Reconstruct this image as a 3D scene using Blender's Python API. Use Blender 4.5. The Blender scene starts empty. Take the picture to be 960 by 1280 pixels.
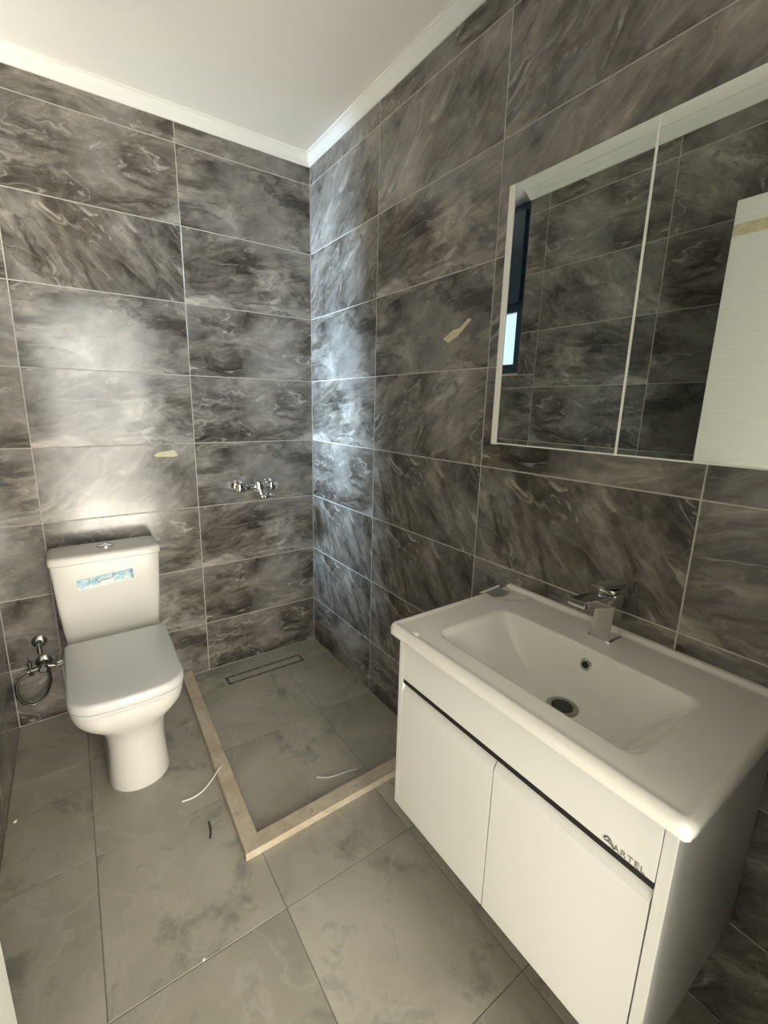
import bpy, bmesh, math, random
from mathutils import Matrix, Vector
random.seed(7)
S = bpy.context.scene
C = S.collection
PI = math.pi

# ------------------------------------------------------------------ camera
cam = bpy.data.cameras.new('camera'); co = bpy.data.objects.new('camera', cam); C.objects.link(co)
def rodr(w):
    a = Vector(w); return Matrix.Rotation(a.length, 3, a.normalized())
Rw = rodr((0.2128, -0.5894, -0.0468)) @ Matrix(((1,0,0),(0,0,-1),(0,1,0)))
Rc = Matrix((Rw[0], -Rw[1], -Rw[2])).transposed()
co.matrix_world = Matrix.Translation((-1.0757, -2.1369, 1.3368)) @ Rc.to_4x4()
cam.sensor_fit = 'HORIZONTAL'; cam.sensor_width = 36
cam.lens = 552.35 / 960 * 36
cam.shift_x = 19.67 / 960; cam.shift_y = -11.58 / 960
cam.clip_start = 0.01
S.camera = co

# ------------------------------------------------------------------ world, lights, exposure
S.view_settings.view_transform = 'Standard'; S.view_settings.look = 'None'
S.view_settings.gamma = 1; S.view_settings.use_curve_mapping = False
S.view_settings.exposure = 0.70
w = bpy.data.worlds.new('world'); S.world = w; w.use_nodes = True
bg = w.node_tree.nodes['Background']; bg.inputs[0].default_value = (.62, .78, 1, 1); bg.inputs[1].default_value = 1.7

def area(name, loc, rot, sx, sy, power, col):
    l = bpy.data.lights.new(name, 'AREA'); l.shape = 'RECTANGLE'; l.size = sx; l.size_y = sy
    l.energy = power; l.color = col
    o = bpy.data.objects.new(name, l); C.objects.link(o); o.location = loc; o.rotation_euler = rot
    return o
# daylight arriving through the hall behind the doorway, the sky outside the small window, and two added upward fills
area('hall_daylight', (-0.58, -3.75, 1.30), (math.radians(90), 0, 0), 1.35, 2.0, 41, (1, .94, .82))
area('hall_upward_fill', (-0.60, -2.95, 0.06), (math.radians(155), 0, 0), 1.1, 1.1, 50, (1, .93, .80))  # added lamp low in the hall, aimed up to brighten the ceiling
area('window_daylight', (-3.2, -0.14, 2.62), (0, math.radians(-66), 0), 1.3, 0.6, 830, (.62, .79, 1))
area('outside_upward_fill', (-2.0, -0.25, 1.25), (0, math.radians(-125), 0), 0.8, 0.8, 50, (1, .86, .66))  # added warm lamp outside, aimed up through the window at ceiling and wall

# ------------------------------------------------------------------ helpers
def link(o, parent=None):
    C.objects.link(o)
    if parent: o.parent = parent
    return o
def meshobj(name, bm, mat, parent=None, smooth=False, loc=None):
    bmesh.ops.recalc_face_normals(bm, faces=bm.faces)
    me = bpy.data.meshes.new(name); bm.to_mesh(me); bm.free()
    for m in (mat if isinstance(mat, (list, tuple)) else [mat]): me.materials.append(m)
    if smooth:
        for p in me.polygons: p.use_smooth = True
    o = bpy.data.objects.new(name, me); link(o, parent)
    if loc: o.location = loc
    return o
def tag(o, label=None, cat=None, group=None, kind=None):
    for k, v in (('label', label), ('category', cat), ('group', group), ('kind', kind)):
        if v: o[k] = v
    return o
def thing(name, loc, label, cat, group=None):
    o = bpy.data.objects.new(name, None); link(o); o.location = loc; o.empty_display_size = .05
    return tag(o, label, cat, group)
def box(bm, x0, x1, y0, y1, z0, z1, bev=0, seg=2):
    b = bmesh.new()
    vs = [b.verts.new((x, y, z)) for x in (x0, x1) for y in (y0, y1) for z in (z0, z1)]
    for f in ((0,1,3,2),(4,6,7,5),(0,4,5,1),(2,3,7,6),(0,2,6,4),(1,5,7,3)): b.faces.new([vs[i] for i in f])
    bmesh.ops.recalc_face_normals(b, faces=b.faces)
    if bev: bmesh.ops.bevel(b, geom=b.edges[:], offset=bev, segments=seg, affect='EDGES', profile=.5)
    merge(bm, b); return bm
def merge(bm, b, mat=None):
    me = bpy.data.meshes.new('tmp')
    if mat is not None: bmesh.ops.transform(b, matrix=mat, verts=b.verts)
    b.to_mesh(me); b.free(); bm.from_mesh(me); bpy.data.meshes.remove(me)
def cyl(bm, p0, p1, r0, r1=None, seg=24, bev=0):
    p0, p1 = Vector(p0), Vector(p1); r1 = r0 if r1 is None else r1
    b = bmesh.new(); L = (p1-p0).length
    bmesh.ops.create_cone(b, cap_ends=True, segments=seg, radius1=r0, radius2=r1, depth=L)
    if bev:
        ed = [e for e in b.edges if all(len(f.verts) > 4 for f in e.link_faces) or any(len(f.verts) > 4 for f in e.link_faces)]
        bmesh.ops.bevel(b, geom=ed, offset=bev, segments=2, affect='EDGES')
    q = (p1-p0).to_track_quat('Z', 'Y').to_matrix().to_4x4()
    merge(bm, b, Matrix.Translation((p0+p1)/2) @ q); return bm
def lathe(bm, prof, origin, axis, seg=32):
    q = Vector(axis).to_track_quat('Z', 'Y').to_matrix().to_4x4(); M = Matrix.Translation(origin) @ q
    rings = []
    for r, h in prof:
        rings.append([bm.verts.new(M @ Vector((r*math.cos(2*PI*i/seg), r*math.sin(2*PI*i/seg), h))) for i in range(seg)])
    for a, b in zip(rings, rings[1:]):
        for i in range(seg): bm.faces.new((a[i], a[(i+1)%seg], b[(i+1)%seg], b[i]))
    bm.faces.new(rings[0][::-1]); bm.faces.new(rings[-1]); return bm
def loft(bm, rings, cap0=True, cap1=True):
    R = [[bm.verts.new(p) for p in r] for r in rings]; n = len(R[0])
    for a, b in zip(R, R[1:]):
        for i in range(n): bm.faces.new((a[i], a[(i+1)%n], b[(i+1)%n], b[i]))
    if cap0: bm.faces.new(R[0][::-1])
    if cap1: bm.faces.new(R[-1])
    return bm
def tube(bm, pts, r, seg=10, closed=False):
    P = [Vector(p) for p in pts]
    rings = []; up = Vector((0, 0, 1))
    for i, p in enumerate(P):
        t = (P[min(i+1, len(P)-1)] - P[max(i-1, 0)]).normalized()
        a = t.cross(up)
        if a.length < 1e-3: a = t.cross(Vector((1, 0, 0)))
        a.normalize(); b = t.cross(a)
        rings.append([p + r*(math.cos(2*PI*k/seg)*a + math.sin(2*PI*k/seg)*b) for k in range(seg)])
    return loft(bm, rings)
def spline(pts, n=8):
    P = [Vector(p) for p in pts]; P = [P[0]] + P + [P[-1]]; out = []
    for i in range(1, len(P)-2):
        for k in range(n):
            t = k/n; a, b, c, d = P[i-1:i+3]
            out.append(.5*((2*b) + (-a+c)*t + (2*a-5*b+4*c-d)*t*t + (-a+3*b-3*c+d)*t**3))
    out.append(P[-2]); return out

# ------------------------------------------------------------------ materials
class NT:
    def __init__(s, name):
        s.m = bpy.data.materials.new(name); s.m.use_nodes = True; s.t = s.m.node_tree
        s.b = s.t.nodes['Principled BSDF']
    def n(s, typ, **kw):
        nd = s.t.nodes.new(typ)
        for k, v in kw.items():
            if k == 'ins':
                for a, b in v.items():
                    if hasattr(b, 'is_linked') or isinstance(b, bpy.types.NodeSocket): s.t.links.new(b, nd.inputs[a])
                    else: nd.inputs[a].default_value = b
            else: setattr(nd, k, v)
        return nd
    def set(s, k, v):
        if isinstance(v, bpy.types.NodeSocket): s.t.links.new(v, s.b.inputs[k])
        else: s.b.inputs[k].default_value = v
    def noise(s, vec, scale, detail=6, rough=.6, dist=0, out='Fac'):
        return s.n('ShaderNodeTexNoise', ins={'Vector': vec, 'Scale': scale, 'Detail': detail, 'Roughness': rough, 'Distortion': dist}).outputs[out]
    def ramp(s, fac, stops, mode='LINEAR'):
        r = s.n('ShaderNodeValToRGB', ins={'Fac': fac}); cr = r.color_ramp; cr.interpolation = mode
        while len(cr.elements) < len(stops): cr.elements.new(.5)
        for e, (p, c) in zip(cr.elements, stops):
            e.position = p; e.color = (c, c, c, 1) if isinstance(c, (int, float)) else (*c, 1)
        return r.outputs['Color']
    def mix(s, fac, a, b, mode='MIX'):
        m = s.n('ShaderNodeMix', data_type='RGBA', blend_type=mode)
        for i, v in ((0, fac), (6, a), (7, b)):
            if isinstance(v, bpy.types.NodeSocket): s.t.links.new(v, m.inputs[i])
            else: m.inputs[i].default_value = v if i == 0 else (*v, 1)
        return m.outputs[2]
    def math(s, op, a, b=0., c=0.):
        m = s.n('ShaderNodeMath', operation=op)
        for i, v in enumerate((a, b, c)):
            if isinstance(v, bpy.types.NodeSocket): s.t.links.new(v, m.inputs[i])
            else: m.inputs[i].default_value = v
        return m.outputs[0]
    def bump(s, h, strength=.2, dist=.001):
        b = s.n('ShaderNodeBump', ins={'Height': h, 'Strength': strength, 'Distance': dist}); s.set('Normal', b.outputs[0])
def plain(name, col, rough=.5, metal=0, vary=.04, coat=0, scale=6):
    m = NT(name); g = m.n('ShaderNodeNewGeometry').outputs['Position']
    n = m.noise(g, scale, 4)
    lo = tuple(c*(1-vary) for c in col); hi = tuple(min(1, c*(1+vary)) for c in col)
    m.set('Base Color', m.ramp(n, [(.3, lo), (.7, hi)])); m.set('Roughness', rough); m.set('Metallic', metal)
    if coat: m.set('Coat Weight', coat); m.set('Coat Roughness', .05)
    return m.m

def wall_tile_mat():
    m = NT('marble_wall_tile')
    tc = m.n('ShaderNodeTexCoord').outputs['Object']
    info = m.n('ShaderNodeObjectInfo').outputs['Color']
    sep = m.n('ShaderNodeSeparateColor', ins={0: info})
    ang = m.math('MULTIPLY_ADD', sep.outputs[2], PI, -PI/2)
    rot = m.n('ShaderNodeVectorRotate', rotation_type='AXIS_ANGLE', ins={'Vector': tc, 'Axis': (0, 1, 0), 'Angle': ang}).outputs[0]
    off = m.n('ShaderNodeCombineXYZ', ins={0: m.math('MULTIPLY', sep.outputs[0], 37.), 1: m.math('MULTIPLY', sep.outputs[1], 53.), 2: m.math('MULTIPLY', sep.outputs[0], 11.)}).outputs[0]
    st = m.n('ShaderNodeVectorMath', operation='MULTIPLY', ins={0: rot, 1: (1.0, 1.0, 2.3)}).outputs[0]
    v = m.n('ShaderNodeVectorMath', operation='ADD', ins={0: st, 1: off}).outputs[0]
    iso = m.n('ShaderNodeVectorMath', operation='ADD', ins={0: rot, 1: off}).outputs[0]
    # warp
    wn = m.noise(v, 3.2, 3, .55, out='Color')
    wv = m.n('ShaderNodeVectorMath', operation='SUBTRACT', ins={0: wn, 1: (.5, .5, .5)}).outputs[0]
    wv = m.n('ShaderNodeVectorMath', operation='SCALE', ins={0: wv, 'Scale': .55}).outputs[0]
    p = m.n('ShaderNodeVectorMath', operation='ADD', ins={0: v, 1: wv}).outputs[0]
    big = m.noise(p, 2.6, 10, .62, .3)
    base = m.ramp(big, [(.30, (.038, .032, .025)), (.41, (.088, .076, .061)), (.50, (.168, .149, .126)), (.58, (.235, .212, .183)), (.70, (.37, .34, .30))])
    mid = m.noise(p, 6.5, 8, .68, .5)
    base = m.mix(.9, base, m.ramp(mid, [(.32, .42), (.5, .98), (.68, 1.7)]), 'MULTIPLY')
    fine = m.noise(p, 26, 8, .75, .4)
    base = m.mix(.7, base, m.ramp(fine, [(.3, .65), (.5, 1.0), (.72, 1.4)]), 'MULTIPLY')
    # soft pale clouds
    cl = m.noise(iso, 3.4, 6, .6, .5)
    clm = m.ramp(cl, [(.48, 0), (.70, .60)])
    base = m.mix(clm, base, (.33, .31, .285))
    # creamy blotches
    bl = m.noise(p, 6.0, 7, .62, .3)
    blm = m.ramp(bl, [(.62, 0), (.69, .7)])
    base = m.mix(blm, base, (.56, .53, .48))
    def vein(vec, sc, wdt, det=4, dist=.5, strength=.75):
        n = m.noise(vec, sc, det, .55, dist)
        d = m.math('ABSOLUTE', m.math('SUBTRACT', n, .5))
        line = m.ramp(m.math('DIVIDE', d, wdt), [(0, strength), (1, 0)])
        mask = m.ramp(m.noise(vec, sc*.9+1.3, 2), [(.50, 0), (.62, 1)])
        return m.math('MULTIPLY', line, mask)
    base = m.mix(vein(p, 1.5, .006, 2, .05, .5), base, (.52, .49, .44))
    base = m.mix(vein(iso, 3.2, .007, 5, .1, .22), base, (.48, .45, .40))
    base = m.mix(vein(p, 2.3, .03, 5, .3, .65), base, (.026, .022, .018))
    m.set('Base Color', base)
    m.set('Roughness', m.ramp(m.noise(iso, 9, 4), [(.3, .13), (.7, .22)]))
    m.set('IOR', 1.55)
    m.bump(m.noise(iso, 2.2, 2), .15, .004)
    return m.m
def floor_tile_mat():
    m = NT('marble_floor_tile')
    tc = m.n('ShaderNodeTexCoord').outputs['Object']
    info = m.n('ShaderNodeObjectInfo').outputs['Color']
    sep = m.n('ShaderNodeSeparateColor', ins={0: info})
    off = m.n('ShaderNodeCombineXYZ', ins={0: m.math('MULTIPLY', sep.outputs[0], 37.), 1: m.math('MULTIPLY', sep.outputs[1], 53.), 2: m.math('MULTIPLY', sep.outputs[2], 17.)}).outputs[0]
    v = m.n('ShaderNodeVectorMath', operation='ADD', ins={0: tc, 1: off}).outputs[0]
    v = m.n('ShaderNodeMapping', ins={'Vector': v, 'Rotation': (0, 0, .7), 'Scale': (1, 1.35, 1)}).outputs[0]
    a = m.noise(v, 2.6, 6, .55, .6)
    base = m.ramp(a, [(.3, (.31, .295, .235)), (.5, (.40, .375, .305)), (.68, (.49, .465, .385))])
    sm = m.noise(v, 7.0, 7, .62, .5)
    base = m.mix(m.ramp(sm, [(.56, 0), (.68, .65)]), base, (.16, .16, .135))
    s2 = m.noise(v, 11, 6, .6, .8)
    base = m.mix(m.ramp(s2, [(.62, 0), (.7, .4)]), base, (.19, .185, .16))
    vn = m.noise(v, 3.4, 5, .55, .9)
    d = m.math('ABSOLUTE', m.math('SUBTRACT', vn, .5))
    base = m.mix(m.ramp(d, [(0, .35), (.025, 0)]), base, (.50, .48, .42))
    dust = m.noise(m.n('ShaderNodeNewGeometry').outputs['Position'], 60, 4, .7)
    base = m.mix(m.ramp(dust, [(.5, 0), (.8, .2)]), base, (.5, .48, .42))
    m.set('Base Color', base)
    m.set('Roughness', m.ramp(sm, [(.3, .42), (.7, .3)]))
    return m.m
M_tile = wall_tile_mat(); M_floor = floor_tile_mat()
M_grout = plain('grout_light', (.50, .475, .43), .8, vary=.15, scale=30)
M_fgrout = plain('grout_floor', (.22, .205, .17), .8, vary=.2, scale=30)
M_cer = plain('sanitary_ceramic', (.76, .735, .67), .26, vary=.01)
M_basin = plain('basin_ceramic', (.80, .775, .71), .10, vary=.01, coat=.3)
M_seat = plain('seat_plastic', (.70, .695, .675), .22, vary=.01)
M_lacq = plain('white_lacquer', (.77, .755, .70), .16, vary=.01)
M_edge = plain('edge_band', (.80, .78, .70), .3, vary=.02)
M_chrome = plain('chrome', (.82, .82, .82), .06, 1, vary=.01)
M_dchrome = plain('shade_dimmed_chrome', (.36, .36, .34), .3, 1, vary=.1)  # chrome darkened with the shade of the valve corner; drain ring shares it
M_black = plain('black_profile', (.012, .009, .010), .35)
M_dark = plain('drain_dark', (.02, .02, .015), .5)
M_mirror = plain('mirror_silver', (.56, .60, .57), .004, 1, vary=0)
M_ceil = plain('ceiling_paint', (.88, .855, .80), .7, vary=.015, scale=1.5)
M_crown = plain('crown_paint', (.86, .85, .80), .5, vary=.01)
M_navy = plain('navy_frame', (.045, .085, .13), .35, vary=.1)
M_hall = plain('hall_paint', (.72, .68, .60), .8, vary=.03)
M_tape = plain('masking_tape', (.62, .56, .36), .6, vary=.15, scale=80)
M_film = plain('clear_white_tape', (.80, .79, .74), .25, vary=.05, scale=60)
M_foil = plain('silver_foil', (.42, .42, .40), .25, .6, vary=.25, scale=90)
M_string = plain('white_plastic_strip', (.80, .79, .72), .4)
M_wood_s = plain('dark_splinter', (.07, .055, .035), .8)
M_plaster = plain('dried_plaster', (.80, .77, .68), .9, vary=.1, scale=150)
M_hose = plain('braided_hose', (.10, .10, .085), .35, .8, vary=.3, scale=300)  # hose colour darkened to carry the shade left of the toilet
def trav():
    m = NT('travertine'); g = m.n('ShaderNodeNewGeometry').outputs['Position']
    s = m.n('ShaderNodeTexCoord').outputs['Object']
    a = m.noise(s, 14, 7, .65, .6)
    c = m.ramp(a, [(.3, (.47, .38, .27)), (.5, (.60, .51, .38)), (.7, (.68, .60, .47))])
    d = m.noise(g, 45, 5, .7)
    c = m.mix(m.ramp(d, [(.60, 0), (.68, .6)]), c, (.25, .20, .14))
    m.set('Base Color', c); m.set('Roughness', .45); m.bump(d, .2, .001); return m.m
M_trav = trav()
def doormat():
    m = NT('white_door_laminate'); s = m.n('ShaderNodeTexCoord').outputs['Object']
    st = m.n('ShaderNodeMapping', ins={'Vector': s, 'Scale': (1, 1.2, 34)}).outputs[0]
    gr = m.noise(st, 5, 5, .6, .5)
    c = m.ramp(gr, [(.3, (.80, .79, .73)), (.7, (.86, .85, .79))])
    sm = m.noise(s, 7, 6, .6, 1.2)
    c = m.mix(m.ramp(sm, [(.63, 0), (.7, .6)]), c, (.93, .92, .87))
    m.set('Base Color', c); m.set('Roughness', .45); m.bump(gr, .5, .002); return m.m
M_door = doormat()
def glassm():
    m = NT('window_glass'); t = m.n('ShaderNodeBsdfTransparent', ins={'Color': (.93, .97, .98, 1)}); g = m.n('ShaderNodeBsdfGlossy', ins={'Roughness': .02})
    x = m.n('ShaderNodeMixShader', ins={0: .08, 1: t.outputs[0], 2: g.outputs[0]}); m.t.links.new(x.outputs[0], m.t.nodes['Material Output'].inputs[0]); return m.m
M_glass = glassm()

# ------------------------------------------------------------------ room dimensions
XL, YF = -1.375, -2.12           # left wall, front (door) wall
ZT = 2.432                       # underside of the crown moulding
ZC = 2.482                       # ceiling
Z8 = 0.259
TH, GAP = .008, .0038

# ------------------------------------------------------------------ tiles
tcache = {}
def tile_mesh(wd, ht, mat, kind, bev=.0007):
    k = (round(wd, 4), round(ht, 4), kind)
    if k in tcache: return tcache[k]
    bm = bmesh.new(); a, b = wd/2, ht/2
    def ring(x, z, y): return [bm.verts.new(q) for q in ((-x, y, -z), (x, y, -z), (x, y, z), (-x, y, z))]
    r0 = ring(a, b, TH); r1 = ring(a, b, bev); r2 = ring(a-bev, b-bev, 0)
    for p, q in ((r0, r1), (r1, r2)):
        for i in range(4): bm.faces.new((p[i], p[(i+1) % 4], q[(i+1) % 4], q[i]))
    bm.faces.new(r2); bm.faces.new(r0[::-1])
    bmesh.ops.recalc_face_normals(bm, faces=bm.faces)
    me = bpy.data.meshes.new('tile'); bm.to_mesh(me); bm.free(); me.materials.append(mat); tcache[k] = me; return me
# prints: (r, g) seeds and streak angle; 0 level, D falling to the right, U rising to the right
PR = {'H': [(.10, .31), (.42, .77), (.65, .13), (.88, .52)], 'D': [(.23, .61)], 'U': [(.57, .93), (.34, .05)]}
ANG = {'H': .50+.03, 'D': .50-.27, 'U': .50+.20}   # blue channel -> angle b*pi - pi/2 about the tile normal
def wall_tiles(parent, rotz, origin, cols, rows, pick, skip=None):
    """cols: boundaries along the wall measured in the tile's own right-hand direction; rows: z boundaries"""
    Rz = Matrix.Rotation(rotz, 4, 'Z')
    for i, (u0, u1) in enumerate(zip(cols, cols[1:])):
        for j, (z0, z1) in enumerate(zip(rows, rows[1:])):
            rects = [(u0, u1, z0, z1)]
            if skip: rects = skip(u0, u1, z0, z1)
            for (a, b, c, d) in rects:
                if b-a < .02 or d-c < .02: continue
                me = tile_mesh(b-a-GAP, d-c-GAP, M_tile, 'w')
                o = bpy.data.objects.new('tile', me); C.objects.link(o); o.parent = parent
                o.matrix_local = Matrix.Translation(origin) @ Rz @ Matrix.Translation(((a+b)/2, 0, (c+d)/2))
                t, s = pick(i, j)
                r, g = PR[t][s % len(PR[t])]
                o.color = (r, g, ANG[t], 1)
rows = [0.0] + [Z8 + .3*k for k in range(8)] + [ZT+.02]
def backing(name, x0, x1, y0, y1, z0, z1, mat=None):
    o = meshobj(name, box(bmesh.new(), x0, x1, y0, y1, z0, z1), mat or M_grout); tag(o, kind='structure'); return o

# back wall (faces -y): own right = +x
wb = backing('wall_back', XL-.1, .1, .0009, .15, -.05, 2.6)
def pick_back(i, j):
    tbl = {(0,0):('H',0),(0,1):('H',1),(0,2):('H',3),(0,3):('H',2),(0,4):('H',0),(0,5):('H',1),(0,6):('H',3),(0,7):('H',2),
           (1,0):('H',2),(1,1):('H',3),(1,2):('H',0),(1,3):('U',0),(1,4):('H',3),(1,5):('H',2),(1,6):('D',0),(1,7):('H',0),(1,8):('H',1),
           (2,6):('H',0)}
    c = {2:0, 1:1, 0:2}[i]
    return tbl.get((c, j), ('H', (i*3+j*5) % 4))
wall_tiles(wb, 0, (0, 0, 0), [XL, -1.2014, -.6014, 0], rows, pick_back)
# right wall (faces -x): own right = -y
wr = backing('wall_right', .0009, .15, YF-.1, .15, -.05, 2.6)
def pick_right(i, j):
    tbl = {(0,0):('H',1),(0,1):('D',0),(0,2):('D',0),(0,3):('H',0),(0,4):('H',3),(0,5):('H',2),(0,6):('U',1),(0,7):('U',0),(0,8):('U',1),
           (1,0):('H',0),(1,1):('D',0),(1,2):('D',0),(1,3):('D',0),(1,4):('U',1),(1,5):('H',2),(1,6):('H',3),(1,7):('U',0),(1,8):('H',0),
           (2,2):('H',1),(2,3):('D',0),(2,4):('H',1),(2,6):('U',0),(2,7):('U',1),(2,8):('U',0),(3,3):('H',3),(3,7):('U',0),(2,1):('U',0),(3,1):('U',1),(3,2):('H',2)}
    return tbl.get((i, j), ('U', (i+j) % 2))
wall_tiles(wr, -PI/2, (0, 0, 0), [0, .577, 1.177, 1.777, -YF], rows, pick_right)
# left wall (faces +x): own right = +y, with the window recess in its far corner
WY, WZ = -.405, 1.53             # near edge and sill of the recess
bm = bmesh.new(); box(bm, XL-.25, XL-.0009, YF-.1, WY, -.05, 2.6); box(bm, XL-.25, XL-.0009, WY, .15, -.05, WZ)
wl = meshobj('wall_left', bm, M_grout); tag(wl, kind='structure')
def skip_left(a, b, c, d):
    if b <= WY or d <= WZ: return [(a, b, c, d)]
    out = []
    if c < WZ: out.append((a, b, c, WZ)); c = WZ
    if a < WY: out.append((a, WY, c, d))
    return out
wall_tiles(wl, PI/2, (XL, 0, 0), [YF, -1.72, -1.12, -.52, 0], rows, lambda i, j: ('H', i*2+j*3) if (i+j) % 4 else ('U', j), skip_left)
# front wall around the doorway
DX0, DX1, DZ = -1.19, -.50, 2.08
bm = bmesh.new(); box(bm, XL-.25, DX0, YF-.12, YF-.0009, -.05, 2.6); box(bm, DX1, .15, YF-.12, YF-.0009, -.05, 2.6); box(bm, DX0, DX1, YF-.12, YF-.0009, DZ, 2.6)
wf = meshobj('wall_front', bm, M_grout); tag(wf, kind='structure')
def skip_front(a, b, c, d):      # own right = -x
    out = []
    for (p, q) in ((a, min(b, -DX1)), (max(a, -DX0), b)):
        if q-p > .02: out.append((p, q, c, d))
    p, q = max(a, -DX1), min(b, -DX0)
    if q-p > .02 and d > DZ: out.append((p, q, max(c, DZ), d))
    return out
wall_tiles(wf, PI, (0, YF, 0), [0, .6, 1.2, -XL], rows, lambda i, j: ('H', i+j), skip_front)

# floor
fl = backing('floor', XL-.25, .15, YF-.12, .15, -.08, -.002, M_fgrout)
def floor_tile(x0, x1, y0, y1, lvl=0.):
    if x1-x0 < .02 or y1-y0 < .02: return
    me = tile_mesh(x1-x0-.0025, y1-y0-.0025, M_floor, 'f')
    o = bpy.data.objects.new('tile', me); C.objects.link(o); o.parent = fl
    o.matrix_local = Matrix.Translation(((x0+x1)/2, (y0+y1)/2, lvl)) @ Matrix.Rotation(-PI/2, 4, 'X')
    o.color = (random.random(), random.random(), random.random(), 1)
SX, SY = -.7415, -1.035          # curb centre lines
xs = [XL, -1.1405, -.7176, -.2947, 0]; ys = [YF, -1.685, -1.244, -.803, -.362, 0]
for a, b in zip(xs, xs[1:]):
    for c, d in zip(ys, ys[1:]):
        # keep the outer floor outside the shower
        if b <= SX+.03 or d <= SY: floor_tile(a, b, c, d)
        elif a < SX and b > SX: floor_tile(a, SX, max(c, SY), d) if c >= SY else None
        if b > SX+.03 and c < SY < d: floor_tile(a, b, c, SY)
        if a < SX < b and c < SY < d and b <= SX+.03: pass
for a, b in ((SX, -.273), (-.273, 0)):
    for c, d in ((SY, -.59), (-.59, -.177), (-.108, 0)): floor_tile(a, b, c, d, -.001)
floor_tile(SX, -.555, -.177, -.108, -.001); floor_tile(-.15, 0, -.177, -.108, -.001)

# ceiling and crown moulding
backing('ceiling', XL-.25, .15, YF-.12, .15, ZC, ZC+.1, M_ceil)
prof = [(0, 0), (.005, 0), (.006, .004), (.010, .009), (.014, .017), (.018, .028), (.023, .037), (.026, .041), (.030, .043), (.030, .050), (0, .050)]
def crown(name, p0, p1, nrm, m0, m1):
    """p0->p1 along wall foot line, nrm into the room; m0/m1 = mitre sign at each end"""
    p0, p1, nrm = Vector(p0), Vector(p1), Vector(nrm); t = (p1-p0).normalized()
    rings = []
    for p, mi in ((p0, m0), (p1, -m1)):
        rings.append([p + nrm*d + t*(d*mi) + Vector((0, 0, h)) for d, h in prof])
    o = meshobj(name, loft(bmesh.new(), rings), M_crown); tag(o, kind='structure'); return o
crown('trim_1', (0, 0, ZT), (0, YF, ZT), (-1, 0, 0), 1, 1)
crown('trim_2', (XL, 0, ZT), (0, 0, ZT), (0, -1, 0), 1, 1)
crown('trim_3', (XL, YF, ZT), (XL, WY, ZT), (1, 0, 0), 1, -1)
crown('trim_4', (XL, WY, ZT), (XL-.1, WY, ZT), (0, 1, 0), -1, 0)
crown('trim_5', (0, YF, ZT), (XL, YF, ZT), (0, 1, 0), 1, 1)

# window in the recess
win = bpy.data.objects.new('window_1', None); link(win); win.location = (XL-.11, -.2, WZ); tag(win, kind='structure')
def wp(name, bm, mat, par=win, sm=False):
    o = meshobj(name, bm, mat, None, sm); o.parent = par; o.matrix_parent_inverse = Matrix.Translation(par.matrix_world.translation if False else par.location).inverted(); return o
fx0, fx1 = XL-.13, XL-.095
y0, y1, z0, z1 = WY, 0.0, WZ, ZC
bm = bmesh.new()
box(bm, fx0, fx1, y0, y0+.115, z0, z1, .003); box(bm, fx0, fx1, y1-.06, y1, z0, z1, .003)
box(bm, fx0, fx1, y0+.115, y1-.06, z0, z0+.075, .003); box(bm, fx0, fx1, y0+.115, y1-.06, z1-.06, z1, .003)
box(bm, fx0, fx1, y0+.115, y1-.06, 1.90, 1.98, .003)
wp('window_frame', bm, M_navy)
bm = bmesh.new()
for a, b, c, d in ((y0+.09, y0+.205, 1.95, z1-.04), (y1-.10, y1-.05, 1.95, z1-.04), (y0+.205, y1-.10, 1.95, 2.0), (y0+.205, y1-.10, z1-.10, z1-.04)):
    box(bm, fx1-.004, fx1+.022, a, b, c, d, .004)
wp('sash', bm, M_navy)
wp('pane', box(bmesh.new(), fx0+.012, fx0+.018, y0+.115, y1-.06, z0+.075, 1.90), M_glass)
wp('pane', box(bmesh.new(), fx0+.012, fx0+.018, y0+.15, y1-.09, 2.0, z1-.10), M_glass)
wp('window_sill', box(bmesh.new(), XL-.095, XL-.001, WY+.002, -.002, WZ-.005, WZ+.012, .002), M_trav)

# door opened flat against the left wall, casing round the doorway
dr = bpy.data.objects.new('door_1', None); link(dr); dr.location = (XL+.13, YF, 0); tag(dr, kind='structure')
wp('door_leaf', box(bmesh.new(), XL+.09, XL+.13, YF+.02, -1.395, .012, 2.075, .002), M_door, dr)
bm = bmesh.new(); box(bm, XL+.13, XL+.137, -1.50, -1.455, .93, 1.14, .002)
wp('handle_plate', bm, M_chrome, dr)
bm = bmesh.new(); cyl(bm, (XL+.137, -1.478, 1.07), (XL+.175, -1.478, 1.07), .009); cyl(bm, (XL+.17, -1.478, 1.07), (XL+.17, -1.60, 1.07), .009)
wp('door_handle', bm, M_chrome, dr, True)
bm = bmesh.new()
bm2 = bmesh.new(); box(bm, DX0-.02, DX0, YF-.12, YF+.018, 0, DZ+.03, .003); box(bm, DX1, DX1+.02, YF-.12, YF+.012, 0, DZ+.03, .003); box(bm, DX0-.02, DX1+.02, YF-.12, YF+.018, DZ, DZ+.05, .003)
wp('door_casing', bm, M_door, dr)
bm2.free()
wp('painted_tape', box(bmesh.new(), XL+.13, XL+.1306, -1.55, -1.397, 1.955, 1.995), M_tape, dr)

# the hall behind the doorway
backing('floor_hall', -2.6, .9, -4.2, YF-.12, -.08, 0, M_hall)
backing('ceiling_hall', -2.6, .9, -4.2, YF-.12, 2.5, 2.6, M_hall)
backing('wall_hall_left', -2.7, -2.6, -4.2, YF-.12, 0, 2.5, M_hall)
backing('wall_hall_right', .9, 1.0, -4.2, YF-.12, 0, 2.5, M_hall)
backing('wall_hall_end', -2.6, .9, -4.3, -4.2, 0, 2.5, M_hall)

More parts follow.
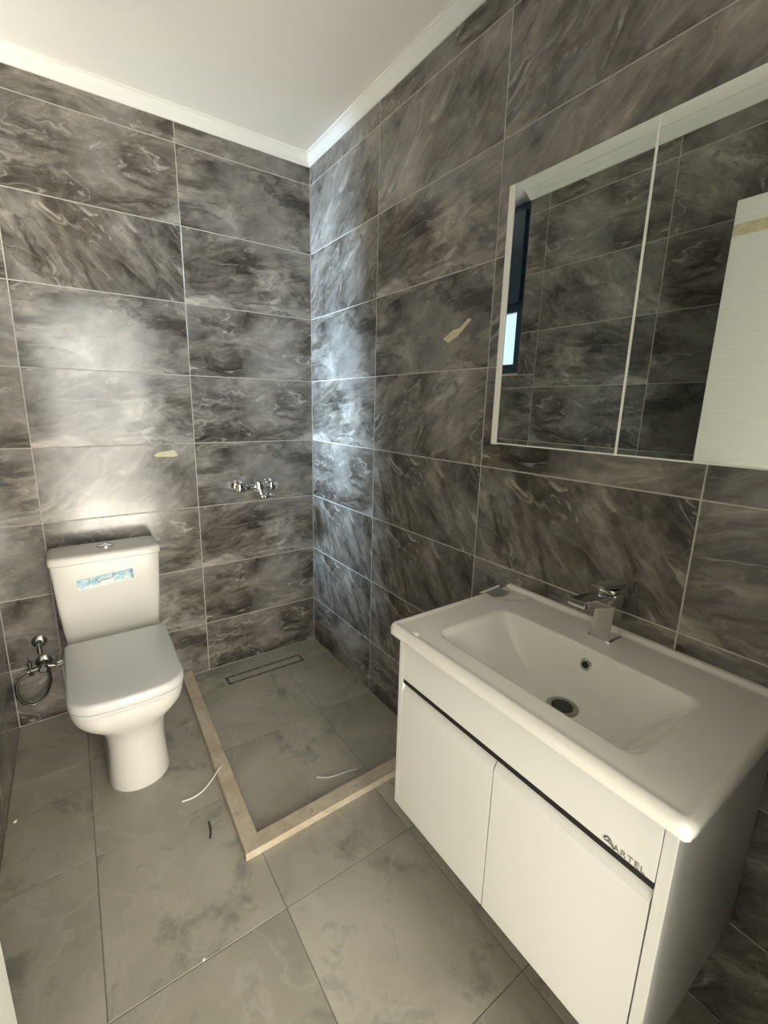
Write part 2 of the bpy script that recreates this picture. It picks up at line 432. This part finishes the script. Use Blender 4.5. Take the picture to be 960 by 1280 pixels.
def part(name, bm, mat, par, smooth=False, label=None):
    o = meshobj(name, bm, mat, None, smooth); o.parent = par
    off = Vector(par.location)
    if par.parent: off = Vector((0, 0, 0)) + Vector(par.parent.location); 
    o.matrix_parent_inverse = Matrix.Translation(off).inverted() if not par.parent else Matrix.Identity(4)
    if label: o['label'] = label
    return o
def autosmooth(o, ang=35):
    for p in o.data.polygons: p.use_smooth = True
    try: o.data.set_sharp_from_angle(angle=math.radians(ang))
    except Exception: pass
    return o

# ------------------------------------------------------------------ toilet
T = thing('toilet', (-1.0, -.35, 0), 'white close-coupled toilet with closed lid and blue sticker against the back wall', 'toilet')
def srect(cx, cy, hx, hy, z, n=4, seg=64, front=None):
    out = []
    for k in range(seg):
        a = 2*PI*k/seg; c, s = math.cos(a), math.sin(a)
        x = abs(c)**(2/n)*math.copysign(1, c); y = abs(s)**(2/n)*math.copysign(1, s)
        fx = 1
        if front and y < 0: fx = 1 - front*(-y)**2.2
        out.append((cx + hx*x*fx, cy + hy*y, z))
    return out
tx = -1.0
bx = -.985
def dshape(z, ins=0., hw=.176, yb=-.258, yf=-.700, rf=.070, rb=.018, bow=.022, n=12):
    """plan outline of seat and bowl rim: square back corners, broad rounded front with a slight bow"""
    hw -= ins; yb -= ins; yf += ins; out = []
    def arc(cx, cy, r, a0, a1):
        for k in range(n+1):
            a = a0+(a1-a0)*k/n; out.append([cx+r*math.cos(a), cy+r*math.sin(a)])
    arc(hw-rb, yb-rb, rb, PI/2, 0); arc(hw-.006-rf, yf+rf, rf, 0, -PI/2)
    wf_ = hw-.006-rf; out.extend([[tt*wf_, yf] for tt in (.7, .35, 0, -.35, -.7)])
    arc(-hw+.006+rf, yf+rf, rf, -PI/2, -PI); arc(-hw+rb, yb-rb, rb, PI, PI/2)
    res = []
    for x, y in out:
        if y < -.45: y -= bow*(1-(x/hw)**2)*min(1, (-.45-y)/.2)
        res.append((tx+x, y, z))
    return res
def blend(a, b, t, z): return [(p[0]*(1-t)+q[0]*t, p[1]*(1-t)+q[1]*t, z) for p, q in zip(a, b)]
def ped(z, hx=.104, yb=-.14, yf=-.61): 
    o = dshape(z, 0, hx, yb, yf, .095, .06, .0); return [(x-tx+bx, y, zz) for x, y, zz in o]
def rim(z, ins): return dshape(z, ins, yb=-.03, rf=.085)
P0 = ped(0)
rings = [ped(0), ped(.006, .106, -.138, -.612), ped(.06, .101, -.14, -.604), ped(.14, .098, -.14, -.598), ped(.19, .101, -.13, -.60)]
for z, t, ins in ((.225, .16, .035), (.255, .40, .030), (.285, .66, .024), (.315, .86, .016), (.345, .97, .008), (.375, 1, .003), (.390, 1, .003), (.394, 1, .006)):
    rings.append(blend(ped(z, .103, -.12, -.60), rim(z, ins), t, z))
autosmooth(part('bowl', loft(bmesh.new(), rings), M_cer, T))
rings = [dshape(.3955, .006), dshape(.398, .002), dshape(.406, .002), dshape(.409, .006)]
autosmooth(part('seat', loft(bmesh.new(), rings), M_seat, T))
rings = [dshape(.4105, .004), dshape(.413, .0), dshape(.434, .0), dshape(.440, .003), dshape(.443, .010)]
lid = autosmooth(part('lid', loft(bmesh.new(), rings), M_seat, T), 50)
for s in (-1, 1):
    part('hinge', cyl(bmesh.new(), (tx+s*.07, -.245, .41), (tx+s*.07, -.245, .43), .012), M_chrome, T, True)
def tk(z, hw, yb, yf): return srect(tx-.002, (yb+yf)/2, hw, (yb-yf)/2, z, 12, 72)
rings = [tk(.396, .160, -.03, -.175), tk(.40, .166, -.03, -.182), tk(.43, .170, -.03, -.186), tk(.55, .180, -.03, -.192), tk(.722, .189, -.03, -.198), tk(.7285, .188, -.031, -.197)]
autosmooth(part('tank', loft(bmesh.new(), rings), M_cer, T), 50)
rings = [tk(.730, .190, -.026, -.200), tk(.733, .194, -.024, -.205), tk(.752, .194, -.024, -.205), tk(.760, .190, -.028, -.201), tk(.763, .180, -.036, -.192)]
tl = autosmooth(part('tank_lid', loft(bmesh.new(), rings), M_cer, T), 50)
bm = bmesh.new()
ring = lambda s, z: [(tx+.0+.031*s*math.cos(a*2*PI/40), -.115+.021*s*math.sin(a*2*PI/40), z) for a in range(40)]
loft(bm, [ring(1, .762), ring(1, .768), ring(.92, .770), ring(.85, .768)])
autosmooth(part('flush_button', bm, M_chrome, T, label='oval chrome flush button'))
# sticker on the tank front: base, printed bands, barcode
def stk():
    m = NT('sticker_print'); s = m.n('ShaderNodeTexCoord').outputs['Generated']
    sp = m.n('ShaderNodeSeparateXYZ', ins={0: s})
    wv = m.noise(m.n('ShaderNodeMapping', ins={'Vector': s, 'Scale': (5, 1, 2)}).outputs[0], 1.6, 3, .5, .8)
    k = m.math('ADD', wv, m.math('MULTIPLY', sp.outputs[2], -.35))
    c = m.ramp(k, [(.18, (.25, .50, .62)), (.32, (.50, .68, .74)), (.46, (.78, .82, .80))])
    t = m.noise(m.n('ShaderNodeMapping', ins={'Vector': s, 'Scale': (26, 1, 7)}).outputs[0], 1, 2)
    msk = m.math('MULTIPLY', m.math('GREATER_THAN', t, .58), m.math('LESS_THAN', m.math('ABSOLUTE', m.math('SUBTRACT', sp.outputs[2], .62)), .24))
    c = m.mix(m.math('MULTIPLY', msk, .7), c, (.16, .33, .40))
    m.set('Base Color', c); m.set('Roughness', .3); return m.m
bm = bmesh.new(); n = 12
def sface(u): # tank front y at height ~.65
    return -.1975
st = box(bmesh.new(), -.098, .098, -.0004, .0004, -.022, .022)
so = meshobj('sticker', st, stk()); so.parent = T
so.matrix_local = Matrix.Translation((-1.012+1.0, -.1972+.35, .651)) @ Matrix.Rotation(math.radians(-5), 4, 'Y') @ Matrix.Rotation(math.radians(-2), 4, 'X')
so['label'] = 'blue and white paper sticker'
bm = bmesh.new()
for k in range(9): box(bm, .086, .095, -.001, -.0006, -.019+k*.0042, -.019+k*.0042+(.0012 if k % 2 else .0024))
bo = meshobj('barcode', bm, M_dark); bo.parent = so
# a faint wordless emblem stroke like the photographed one (check mark shape in grey)
bm = bmesh.new(); tube(bm, [(-.035, -.0012, .012), (-.028, -.0012, -.004), (-.012, -.0012, .004), (.004, -.0012, .0), (.022, -.0012, .004), (.030, -.0012, .020)], .0012, 6)
e = meshobj('emblem', bm, M_dchrome); e.parent = so

# ------------------------------------------------------------------ angle valves and hose left of the toilet
V = thing('wall_valve', (-1.267, 0, .33), 'small chrome wall valve with round rosette and looped hose left of the toilet', 'valve')
bm = bmesh.new(); lathe(bm, [(.026, 0), (.027, .004), (.018, .010), (.012, .012)], (-1.267, -.001, .365), (0, -1, 0))
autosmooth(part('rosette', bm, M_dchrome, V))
bm = bmesh.new(); cyl(bm, (-1.267, -.01, .365), (-1.267, -.05, .365), .010); cyl(bm, (-1.267, -.045, .372), (-1.267, -.045, .33), .009)
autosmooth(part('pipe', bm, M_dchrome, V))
V2 = thing('angle_valve', (-1.267, 0, .27), 'chrome angle valve with oval knob under the wall rosette left of the toilet', 'valve')
bm = bmesh.new(); lathe(bm, [(.028, 0), (.029, .004), (.02, .010), (.012, .012)], (-1.262, -.001, .272), (0, -1, 0))
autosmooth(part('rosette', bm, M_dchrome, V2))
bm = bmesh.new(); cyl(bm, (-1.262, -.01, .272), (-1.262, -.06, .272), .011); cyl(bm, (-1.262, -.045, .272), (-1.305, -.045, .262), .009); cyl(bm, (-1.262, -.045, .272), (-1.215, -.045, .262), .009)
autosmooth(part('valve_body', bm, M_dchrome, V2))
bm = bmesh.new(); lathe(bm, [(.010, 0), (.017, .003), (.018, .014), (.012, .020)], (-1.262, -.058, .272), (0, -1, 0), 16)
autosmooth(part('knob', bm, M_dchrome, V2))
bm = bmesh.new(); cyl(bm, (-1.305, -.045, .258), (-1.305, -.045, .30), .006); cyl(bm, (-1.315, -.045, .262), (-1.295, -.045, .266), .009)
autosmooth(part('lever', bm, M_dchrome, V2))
H = thing('flexible_hose', (-1.30, -.04, .2), 'shade-darkened braided hose coiled in a loop on the wall left of the toilet', 'hose')
pts = [(-1.305, -.045, .255), (-1.345, -.05, .235), (-1.358, -.055, .19), (-1.345, -.055, .14), (-1.31, -.05, .115), (-1.27, -.045, .14), (-1.245, -.045, .20), (-1.25, -.045, .26)]
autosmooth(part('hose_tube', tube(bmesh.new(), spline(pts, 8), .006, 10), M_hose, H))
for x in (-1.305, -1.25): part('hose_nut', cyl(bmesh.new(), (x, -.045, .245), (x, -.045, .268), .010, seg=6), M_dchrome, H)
W3 = thing('hose_connector', (-1.21, 0, .26), 'short chrome connector sticking out beside the toilet bowl', 'fitting')
bm = bmesh.new(); cyl(bm, (-1.205, -.002, .272), (-1.205, -.05, .272), .011); cyl(bm, (-1.222, -.05, .262), (-1.18, -.055, .276), .008)
autosmooth(part('connector_pipe', bm, M_chrome, W3))

# ------------------------------------------------------------------ shower mixer
X = thing('shower_mixer', (-.335, 0, .94), 'chrome wall mixer with square lever handle above the shower drain', 'mixer tap')
for x in (-.415, -.258):
    bm = bmesh.new(); lathe(bm, [(.030, 0), (.031, .005), (.020, .012), (.014, .014)], (x, -.001, .944), (0, -1, 0))
    autosmooth(part('rosette', bm, M_chrome, X))
    bm = bmesh.new(); cyl(bm, (x, -.01, .944), (x, -.05, .946), .013); cyl(bm, (x, -.03, .944), (x, -.055, .946), .017, seg=6)
    autosmooth(part('union_nut', bm, M_chrome, X), 25)
for a, b in ((-.436, -.395), (-.278, -.238)): autosmooth(part('end_block', box(bmesh.new(), a, b, -.092, -.052, .927, .968, .006), M_chrome, X))
bm = bmesh.new(); cyl(bm, (-.40, -.072, .946), (-.27, -.072, .946), .0135)
autosmooth(part('mixer_body', bm, M_chrome, X))
bm = bmesh.new(); box(bm, -.350, -.304, -.106, -.050, .922, .978, .006)
autosmooth(part('cartridge_housing', bm, M_chrome, X))
bm = bmesh.new(); box(bm, -.348, -.306, -.120, -.106, .930, .972, .004); box(bm, -.342, -.290, -.180, -.112, .910, .920, .003)
box(bm, -.342, -.312, -.122, -.108, .912, .940, .003)
autosmooth(part('lever_handle', bm, M_chrome, X))
bm = bmesh.new(); cyl(bm, (-.315, -.072, .930), (-.315, -.072, .895), .012, .011)
autosmooth(part('outlet', bm, M_chrome, X))

# ------------------------------------------------------------------ shower curb, drain
K = thing('shower_curb', (-.74, -1.05, 0), 'beige stone curb strips mitred in an L around the shower floor', 'curb')
def strip(a, b, c, d, ht):   # plan quad
    bm = bmesh.new()
    q = [Vector((*p, 0)) for p in (a, b, c, d)]
    cen = sum(q, Vector())/4
    loft(bm, [[(p.x, p.y, 0) for p in q], [(p.x, p.y, ht-.002) for p in q], [((cen+(p-cen)*1).x + (.0015 if p.x < cen.x else -.0015)*.9, p.y, ht) for p in q]])
    return bm
oc, ic = (-.768, -1.062), (-.716, -1.012)
part('curb_strip', strip((-.735, -.001), (-.686, -.001), ic, oc, .026), M_trav, K)
part('curb_strip', strip(oc, ic, (-.001, -1.000), (-.001, -1.050), .026), M_trav, K)
D = thing('linear_drain', (-.35, -.14, 0), 'tile-insert slot drain with rough dark edges along the back of the shower', 'drain')
bm = bmesh.new(); box(bm, -.553, -.152, -.175, -.110, -.012, -.006)
part('channel', bm, M_dark, D)
bm = bmesh.new()
for a in ((-.552, -.153, -.1745, -.166), (-.552, -.153, -.119, -.1105), (-.552, -.543, -.1745, -.1105), (-.157, -.153, -.1745, -.1105)): box(bm, a[0], a[1], a[2], a[3], -.008, -.0005)
mm = NT('rough_mortar'); g = mm.n('ShaderNodeNewGeometry').outputs['Position']; nn = mm.noise(g, 70, 5, .7)
mm.set('Base Color', mm.ramp(nn, [(.42, (.045, .04, .032)), (.52, (.13, .12, .10)), (.60, (.32, .30, .25))])); mm.set('Roughness', .85); mm.bump(nn, .8, .003)
part('drain_rim', bm, mm.m, D)
me = tile_mesh(.378, .040, M_floor, 'f'); o = bpy.data.objects.new('tile_insert', me); C.objects.link(o); o.parent = D
o.matrix_local = Matrix.Translation((-.3525+.35, -.1425+.14, -.001)) @ Matrix.Rotation(-PI/2, 4, 'X'); o.color = (.3, .2, .7, 1)

# ------------------------------------------------------------------ vanity
YA, YB = -1.338, -1.968          # left / right outer faces of the cabinet
XF, ZB, ZTOP = -.432, .272, .776
CAB = thing('vanity_cabinet', (-.21, -1.65, ZB), 'white lacquered wall-hung vanity cabinet with two doors under the basin', 'cabinet')
t = .018
for ya, yb in ((YA-t, YA), (YB, YB+t)):
    part('side_panel', box(bmesh.new(), XF, -.003, ya, yb, ZB, ZTOP, .001), M_lacq, CAB)
part('bottom_panel', box(bmesh.new(), XF+.02, -.003, YB+t, YA-t, ZB+.002, ZB+t), M_lacq, CAB)
part('back_panel', box(bmesh.new(), -.012, -.003, YB+t, YA-t, ZB+t, ZTOP-.01), M_lacq, CAB)
part('fascia_panel', box(bmesh.new(), XF, XF+.018, YB+t+.001, YA-t-.001, .661, ZTOP, .0008), M_lacq, CAB)
part('black_gap', box(bmesh.new(), XF+.0005, XF+.030, YB+t+.001, YA-t-.001, .649, .6605), M_black, CAB, label='black recessed grip profile')
YM = (YA+YB)/2
def door(ya, yb):
    bm = bmesh.new()
    pf = [(XF, ZB), (XF, .622), (XF+.012, .647), (XF+.019, .647), (XF+.019, ZB)]
    loft(bm, [[(x, ya, z) for x, z in pf], [(x, yb, z) for x, z in pf]])
    return bm
part('door', door(YM+.0015, YA-t-.002), M_lacq, CAB)
part('door', door(YB+t+.002, YM-.0015), M_lacq, CAB)
# lettering (mesh from a text curve) and the swirl emblem to its left
cu = bpy.data.curves.new('lettering', 'FONT'); cu.body = 'ARTEL'; cu.size = .0155; cu.extrude = .0003; cu.space_character = 1.12
cu.offset = -.0002
tmp = bpy.data.objects.new('lettering', cu); C.objects.link(tmp)
me = bpy.data.meshes.new_from_object(tmp.evaluated_get(bpy.context.evaluated_depsgraph_get()))
bpy.data.objects.remove(tmp)
me.materials.append(M_dchrome)
M_letter = plain('letter_grey', (.16, .15, .13), .4, .3)
me.materials.clear(); me.materials.append(M_letter)
lo = bpy.data.objects.new('lettering', me); C.objects.link(lo); lo.parent = CAB
ML = Matrix(((0, 0, -1), (-1, 0, 0), (0, 1, 0))).to_4x4()   # x->-y, y->z, z->-x
lo.matrix_local = Matrix.Translation((XF-.0005+.21, -1.888+1.65, .6630-ZB)) @ ML
bm = bmesh.new()
def c2(pts, r): tube(bm, [(XF-.0006, -1.887+(y+1.887)*.75, .6665+(z-.6665)*.75) for y, z in spline([Vector((a, b, 0)) for a, b in pts], 6) and [(p.x, p.y) for p in spline([Vector((a, b, 0)) for a, b in pts], 6)]], r, 6)
c2([(-1.872, .668), (-1.869, .674), (-1.874, .680), (-1.880, .677), (-1.878, .670), (-1.873, .669)], .0008)
c2([(-1.869, .672), (-1.876, .681), (-1.884, .676), (-1.887, .666), (-1.893, .664)], .0010)
c2([(-1.876, .674), (-1.882, .668), (-1.889, .671)], .0008)
em = part('emblem', bm, M_letter, CAB)

# basin slab as a height field
B = thing('washbasin', (-.23, -1.655, .78), 'white ceramic basin slab with rectangular bowl on top of the vanity cabinet', 'washbasin')
bx0, bx1, by0, by1, bz = -.462, -.002, -1.988, -1.322, .812
def sst(a, b, x):
    t = max(0, min(1, (x-a)/(b-a))); return t*t*(3-2*t)
def basin_h(x, y):
    # rounded outer edge
    R = .014; d = min(x-bx0, y-by0, by1-y)
    z = bz
    if d < R:
        z -= R - math.sqrt(max(0, R*R-(R-d)**2))
    # back upstand, low
    z += .006*sst(.022, .008, bx1-x)
    # shallow front lip: deck sits slightly under the rim
    z -= .003*sst(.010, .026, d)*sst(.008, .022, bx1-x)
    u0, u1, v0, v1 = -.392, -.150, -1.885, -1.428    # bowl mouth
    def soft(p, q, rr=.035):
        qx, qy = max(p, 0), max(q, 0)
        return math.hypot(qx, qy) + min(max(p, q), 0)
    cx, cy, hx, hy, rr = (u0+u1)/2, (v0+v1)/2, (u1-u0)/2, (v1-v0)/2, .030
    sd = soft(abs(x-cx)-hx+rr, abs(y-cy)-hy+rr) - rr
    if sd < .004:
        back = u1-x; front = x-u0; left = v1-y; right = y-v0
        fb = sst(-.004, .040, back); ff = sst(-.004, .090, front)
        fl = sst(-.004, .135, left); fr = sst(-.004, .115, right)
        edge = sst(.004, -.012, sd)
        dep = .100*(fb**.8)*(ff**.75)*(fl**.8)*(fr**.8)
        z -= dep + .010*edge
        # fall to the waste
        r = math.hypot(x+.228, y+1.665)
        z -= .008*sst(.14, .02, r)
    return z
bm = bmesh.new(); NX, NY = 120, 170
def grid(n, a, b, R):
    out = []
    for i in range(n+1):
        out.append(a+(b-a)*i/n)
    ex = [a+R*(1-math.cos(k*PI/16)) for k in range(8)] ; 
    return sorted(set(out+ex+[b-(e-a) for e in ex]))
gx = grid(NX, bx0, bx1, .014); gy = grid(NY, by0, by1, .014)
def corner(x, y):     # pull plan corners in for rounding
    r = .022
    for cyy, sg in ((by0+r, -1), (by1-r, 1)):
        if x < bx0+r and (y-cyy)*sg > 0:
            dx, dy = bx0+r-x, abs(y-cyy); m = max(dx, dy); h = math.hypot(dx, dy)
            if h > 0: k = m/h; return bx0+r-dx*k, cyy+sg*dy*k
    return x, y
V_ = {}
for i, x in enumerate(gx):
    for j, y in enumerate(gy):
        X_, Y_ = corner(x, y); V_[i, j] = bm.verts.new((X_, Y_, basin_h(x, y)))
for i in range(len(gx)-1):
    for j in range(len(gy)-1): bm.faces.new((V_[i, j], V_[i+1, j], V_[i+1, j+1], V_[i, j+1]))
# skirt and underside
loop = [V_[i, 0] for i in range(len(gx))] + [V_[len(gx)-1, j] for j in range(1, len(gy))] + [V_[i, len(gy)-1] for i in range(len(gx)-2, -1, -1)] + [V_[0, j] for j in range(len(gy)-2, 0, -1)]
prev = loop
for ins, zz in ((0, .790), (.003, .783), (.009, .7785)):
    new = []
    for v in loop:
        x = min(max(v.co.x, bx0+ins), bx1); y = min(max(v.co.y, by0+ins), by1-ins)
        new.append(bm.verts.new((x, y, zz)))
    n = len(loop)
    for k in range(n): bm.faces.new((prev[k], prev[(k+1) % n], new[(k+1) % n], new[k]))
    prev = new
slab = autosmooth(part('basin_slab', bm, M_basin, B), 60)
dz = basin_h(-.228, -1.665)
bm = bmesh.new(); lathe(bm, [(.034, -.004), (.034, .0005), (.031, .0018), (.023, .0012), (.0225, -.003)], (-.228, -1.665, dz+.002), (0, 0, 1))
autosmooth(part('drain_ring', bm, M_dchrome, B))
bm = bmesh.new(); lathe(bm, [(.0222, -.004), (.0222, .0022), (.020, .0026)], (-.228, -1.665, dz+.002), (0, 0, 1))
part('drain_hole', bm, M_dark, B, label='dark open waste hole')
# overflow ring on the back slope of the bowl
oxx = -.157; oz = basin_h(oxx, -1.668); nrm = Vector((-1, 0, .45)).normalized()
g1 = (basin_h(oxx+.003, -1.668)-basin_h(oxx-.003, -1.668))/.006
nrm = Vector((-g1, 0, 1)).normalized()
bm = bmesh.new(); lathe(bm, [(.0135, -.003), (.0135, .001), (.012, .0025), (.008, .0022), (.0075, -.001)], Vector((oxx, -1.668, oz))+nrm*.0005, nrm)
autosmooth(part('overflow_ring', bm, M_chrome, B))
bm = bmesh.new(); lathe(bm, [(.0074, -.002), (.0074, .0024), (.006, .0026)], Vector((oxx, -1.668, oz))+nrm*.0005, nrm, 20)
part('overflow_hole', bm, M_dark, B)

# faucet
F = thing('basin_faucet', (-.085, -1.655, .809), 'square chrome single-lever faucet standing on the basin deck', 'faucet')
fy = -1.654; fz = .808
bm = bmesh.new(); box(bm, -0.088, -0.034, fy-.027, fy+.027, fz, fz+.005, .0015)
autosmooth(part('base_plate', bm, M_chrome, F))
bm = bmesh.new()
loft(bm, [[(-0.086, fy-.023, fz+.004), (-0.038, fy-.023, fz+.004), (-0.038, fy+.023, fz+.004), (-0.086, fy+.023, fz+.004)],
          [(-0.079, fy-.021, fz+.092), (-0.038, fy-.021, fz+.092), (-0.038, fy+.021, fz+.092), (-0.079, fy+.021, fz+.092)],
          [(-0.080, fy-.021, fz+.116), (-0.036, fy-.021, fz+.116), (-0.036, fy+.021, fz+.116), (-0.080, fy+.021, fz+.116)]])
bmesh.ops.bevel(bm, geom=bm.edges[:], offset=.002, segments=2, affect='EDGES')
autosmooth(part('faucet_body', bm, M_chrome, F))
bm = bmesh.new()
loft(bm, [[(-0.074, fy-.021, fz+.085), (-0.074, fy+.021, fz+.085), (-0.074, fy+.021, fz+.114), (-0.074, fy-.021, fz+.114)],
          [(-.205, fy-.020, fz+.115), (-.205, fy+.020, fz+.115), (-.205, fy+.020, fz+.130), (-.205, fy-.020, fz+.130)]])
bmesh.ops.bevel(bm, geom=bm.edges[:], offset=.002, segments=2, affect='EDGES')
autosmooth(part('spout', bm, M_chrome, F))
bm = bmesh.new(); cyl(bm, (-0.166, fy, fz+.110), (-0.168, fy, fz+.102), .010)
part('aerator', bm, M_dchrome, F, True)
bm = bmesh.new(); box(bm, -0.081, -0.036, fy-.018, fy+.018, fz+.117, fz+.126, .002)
loft(bm, [[(-0.031, fy-.018, fz+.124), (-0.031, fy+.018, fz+.124), (-0.031, fy+.018, fz+.134), (-0.031, fy-.018, fz+.134)],
          [(-0.126, fy-.016, fz+.140), (-0.126, fy+.016, fz+.140), (-0.126, fy+.016, fz+.147), (-0.126, fy-.016, fz+.147)]])
autosmooth(part('lever', bm, M_chrome, F))

# protective tape left on the slab corner
def patch(name, pts, thick, mat, label, cat, group=None, par=None, nrm='z', jitter=0):
    """pts polygon in world space; extruded along normal axis"""
    ax = {'x': Vector((-1, 0, 0)), 'y': Vector((0, -1, 0)), 'z': Vector((0, 0, 1))}[nrm]
    cen = sum((Vector(p) for p in pts), Vector())/len(pts)
    bm = bmesh.new(); a = [Vector(p)-cen for p in pts]
    loft(bm, [[p for p in a], [p+ax*thick for p in a]])
    o = meshobj(name, bm, mat, loc=cen); tag(o, label, cat, group); return o
zt = .8125
patch('foil_tape', [(-.118, -1.335, zt), (-.060, -1.330, zt+.004), (-.052, -1.365, zt+.001), (-.085, -1.372, zt), (-.112, -1.366, zt)], .0008, M_foil, 'small crinkled silver foil sticker on the far left corner of the basin slab', 'sticker')
patch('clear_tape', [(-.132, -1.323, zt+.001), (-.046, -1.323, zt+.006), (-.050, -1.331, zt+.005), (-.126, -1.334, zt+.001)], .0006, M_film, 'white torn tape edge beside the foil sticker on the basin slab', 'tape')
patch('backing_tape', [(-.105, -1.385, zt-.002), (-.030, -1.372, zt-.002), (-.022, -1.43, zt-.002), (-.060, -1.425, zt-.002), (-.075, -1.41, zt-.002)], .0005, plain('translucent_tape', (.74, .72, .66), .4, vary=.06, scale=80), 'pale torn tape lying on the basin slab towards the wall', 'tape')
def crumb(loc, r, label, name='plaster_crumb'):
    bm = bmesh.new(); bmesh.ops.create_icosphere(bm, subdivisions=2, radius=r)
    for v in bm.verts:
        v.co *= 1+random.uniform(-.25, .25); v.co.z *= .5
    o = meshobj(name, bm, M_plaster, loc=(loc[0], loc[1], loc[2]+r*.4)); tag(o, label, 'crumb'); return o
c_ = crumb((-.44, -1.405, .809), .006, 'crumb of dried plaster on the front left edge of the basin slab')
c_.scale = (1, 2.0, .8)
crumb((-.935, -1.24, 0), .004, 'white plaster crumb on the floor in front of the curb corner')
crumb((-1.352, -.53, 0), .006, 'pale plaster crumb on the floor along the left wall')

# tape scraps on the walls
patch('masking_tape', [(-.775, -.0002, 1.113), (-.755, -.0002, 1.124), (-.690, -.0002, 1.132), (-.674, -.0002, 1.108), (-.69, -.0002, 1.102), (-.765, -.0002, 1.104)], .0012, M_tape, 'yellowish torn tape scrap on the back wall above the toilet', 'tape', nrm='y')
patch('masking_tape', [(-.0002, -.975, 1.562), (-.0002, -1.02, 1.585), (-.0002, -1.05, 1.588), (-.0002, -1.085, 1.612), (-.0002, -1.10, 1.608), (-.0002, -1.07, 1.585), (-.0002, -1.04, 1.562), (-.0002, -1.0, 1.548)], .0012, M_tape, 'yellowish torn tape scrap on the right wall left of the mirror cabinet', 'tape', nrm='x')

# strips and splinter on the floor
def strand(name, pts, r, mat, label, cat):
    P = spline(pts, 8); c0 = Vector(P[0])
    bm = bmesh.new(); tube(bm, [p-c0 for p in P], r, 8)
    o = meshobj(name, bm, mat, None, True, loc=c0); tag(o, label, cat); return o
strand('plastic_strip', [(-.885, -.745, .003), (-.850, -.748, .003), (-.815, -.745, .010), (-.780, -.728, .022), (-.755, -.708, .029), (-.735, -.690, .029)], .0026, M_string, 'thin white curved plastic strip lying over the curb beside the toilet', 'strip')
strand('plastic_strip', [(-.450, -.902, .003), (-.42, -.925, .003), (-.385, -.935, .003), (-.34, -.942, .003), (-.304, -.953, .003)], .0026, M_string, 'thin white plastic strip lying on the shower floor near the vanity', 'strip')
strand('wood_splinter', [(-.828, -.871, .003), (-.830, -.90, .003), (-.839, -.932, .003)], .0028, M_wood_s, 'short dark splinter on the floor left of the curb', 'splinter')

# ------------------------------------------------------------------ mirror cabinet
MY0, MY1, MZ0, MZ1, MX = -1.322, -1.990, 1.244, 1.862, -.130
MC = thing('mirror_cabinet', (-.06, -1.655, MZ0), 'wide white mirror cabinet with two mirrored doors above the basin', 'mirror cabinet')
for ya, yb in ((MY0-.018, MY0), (MY1, MY1+.018)):
    part('side_panel', box(bmesh.new(), MX, -.003, ya, yb, MZ0, MZ1, .001), M_edge, MC)
part('cabinet_box', box(bmesh.new(), MX+.022, -.003, MY1+.018, MY0-.018, MZ0+.001, MZ1-.001), M_edge, MC)
part('centre_strip', box(bmesh.new(), MX+.0005, MX+.021, -1.6585, -1.6535, MZ0+.001, MZ1-.001), M_crown, MC)
MM = -1.656
for ya, yb in ((MM+.003, MY0-.020), (MY1+.020, MM-.003)):
    p = part('mirror_door', box(bmesh.new(), MX+.006, MX+.020, ya, yb, MZ0+.001, MZ1-.001), M_crown, MC)
    bm = box(bmesh.new(), MX+.001, MX+.006, ya, yb, MZ0+.005, MZ1-.001)
    o = meshobj('mirror_pane', bm, M_mirror); o.parent = p
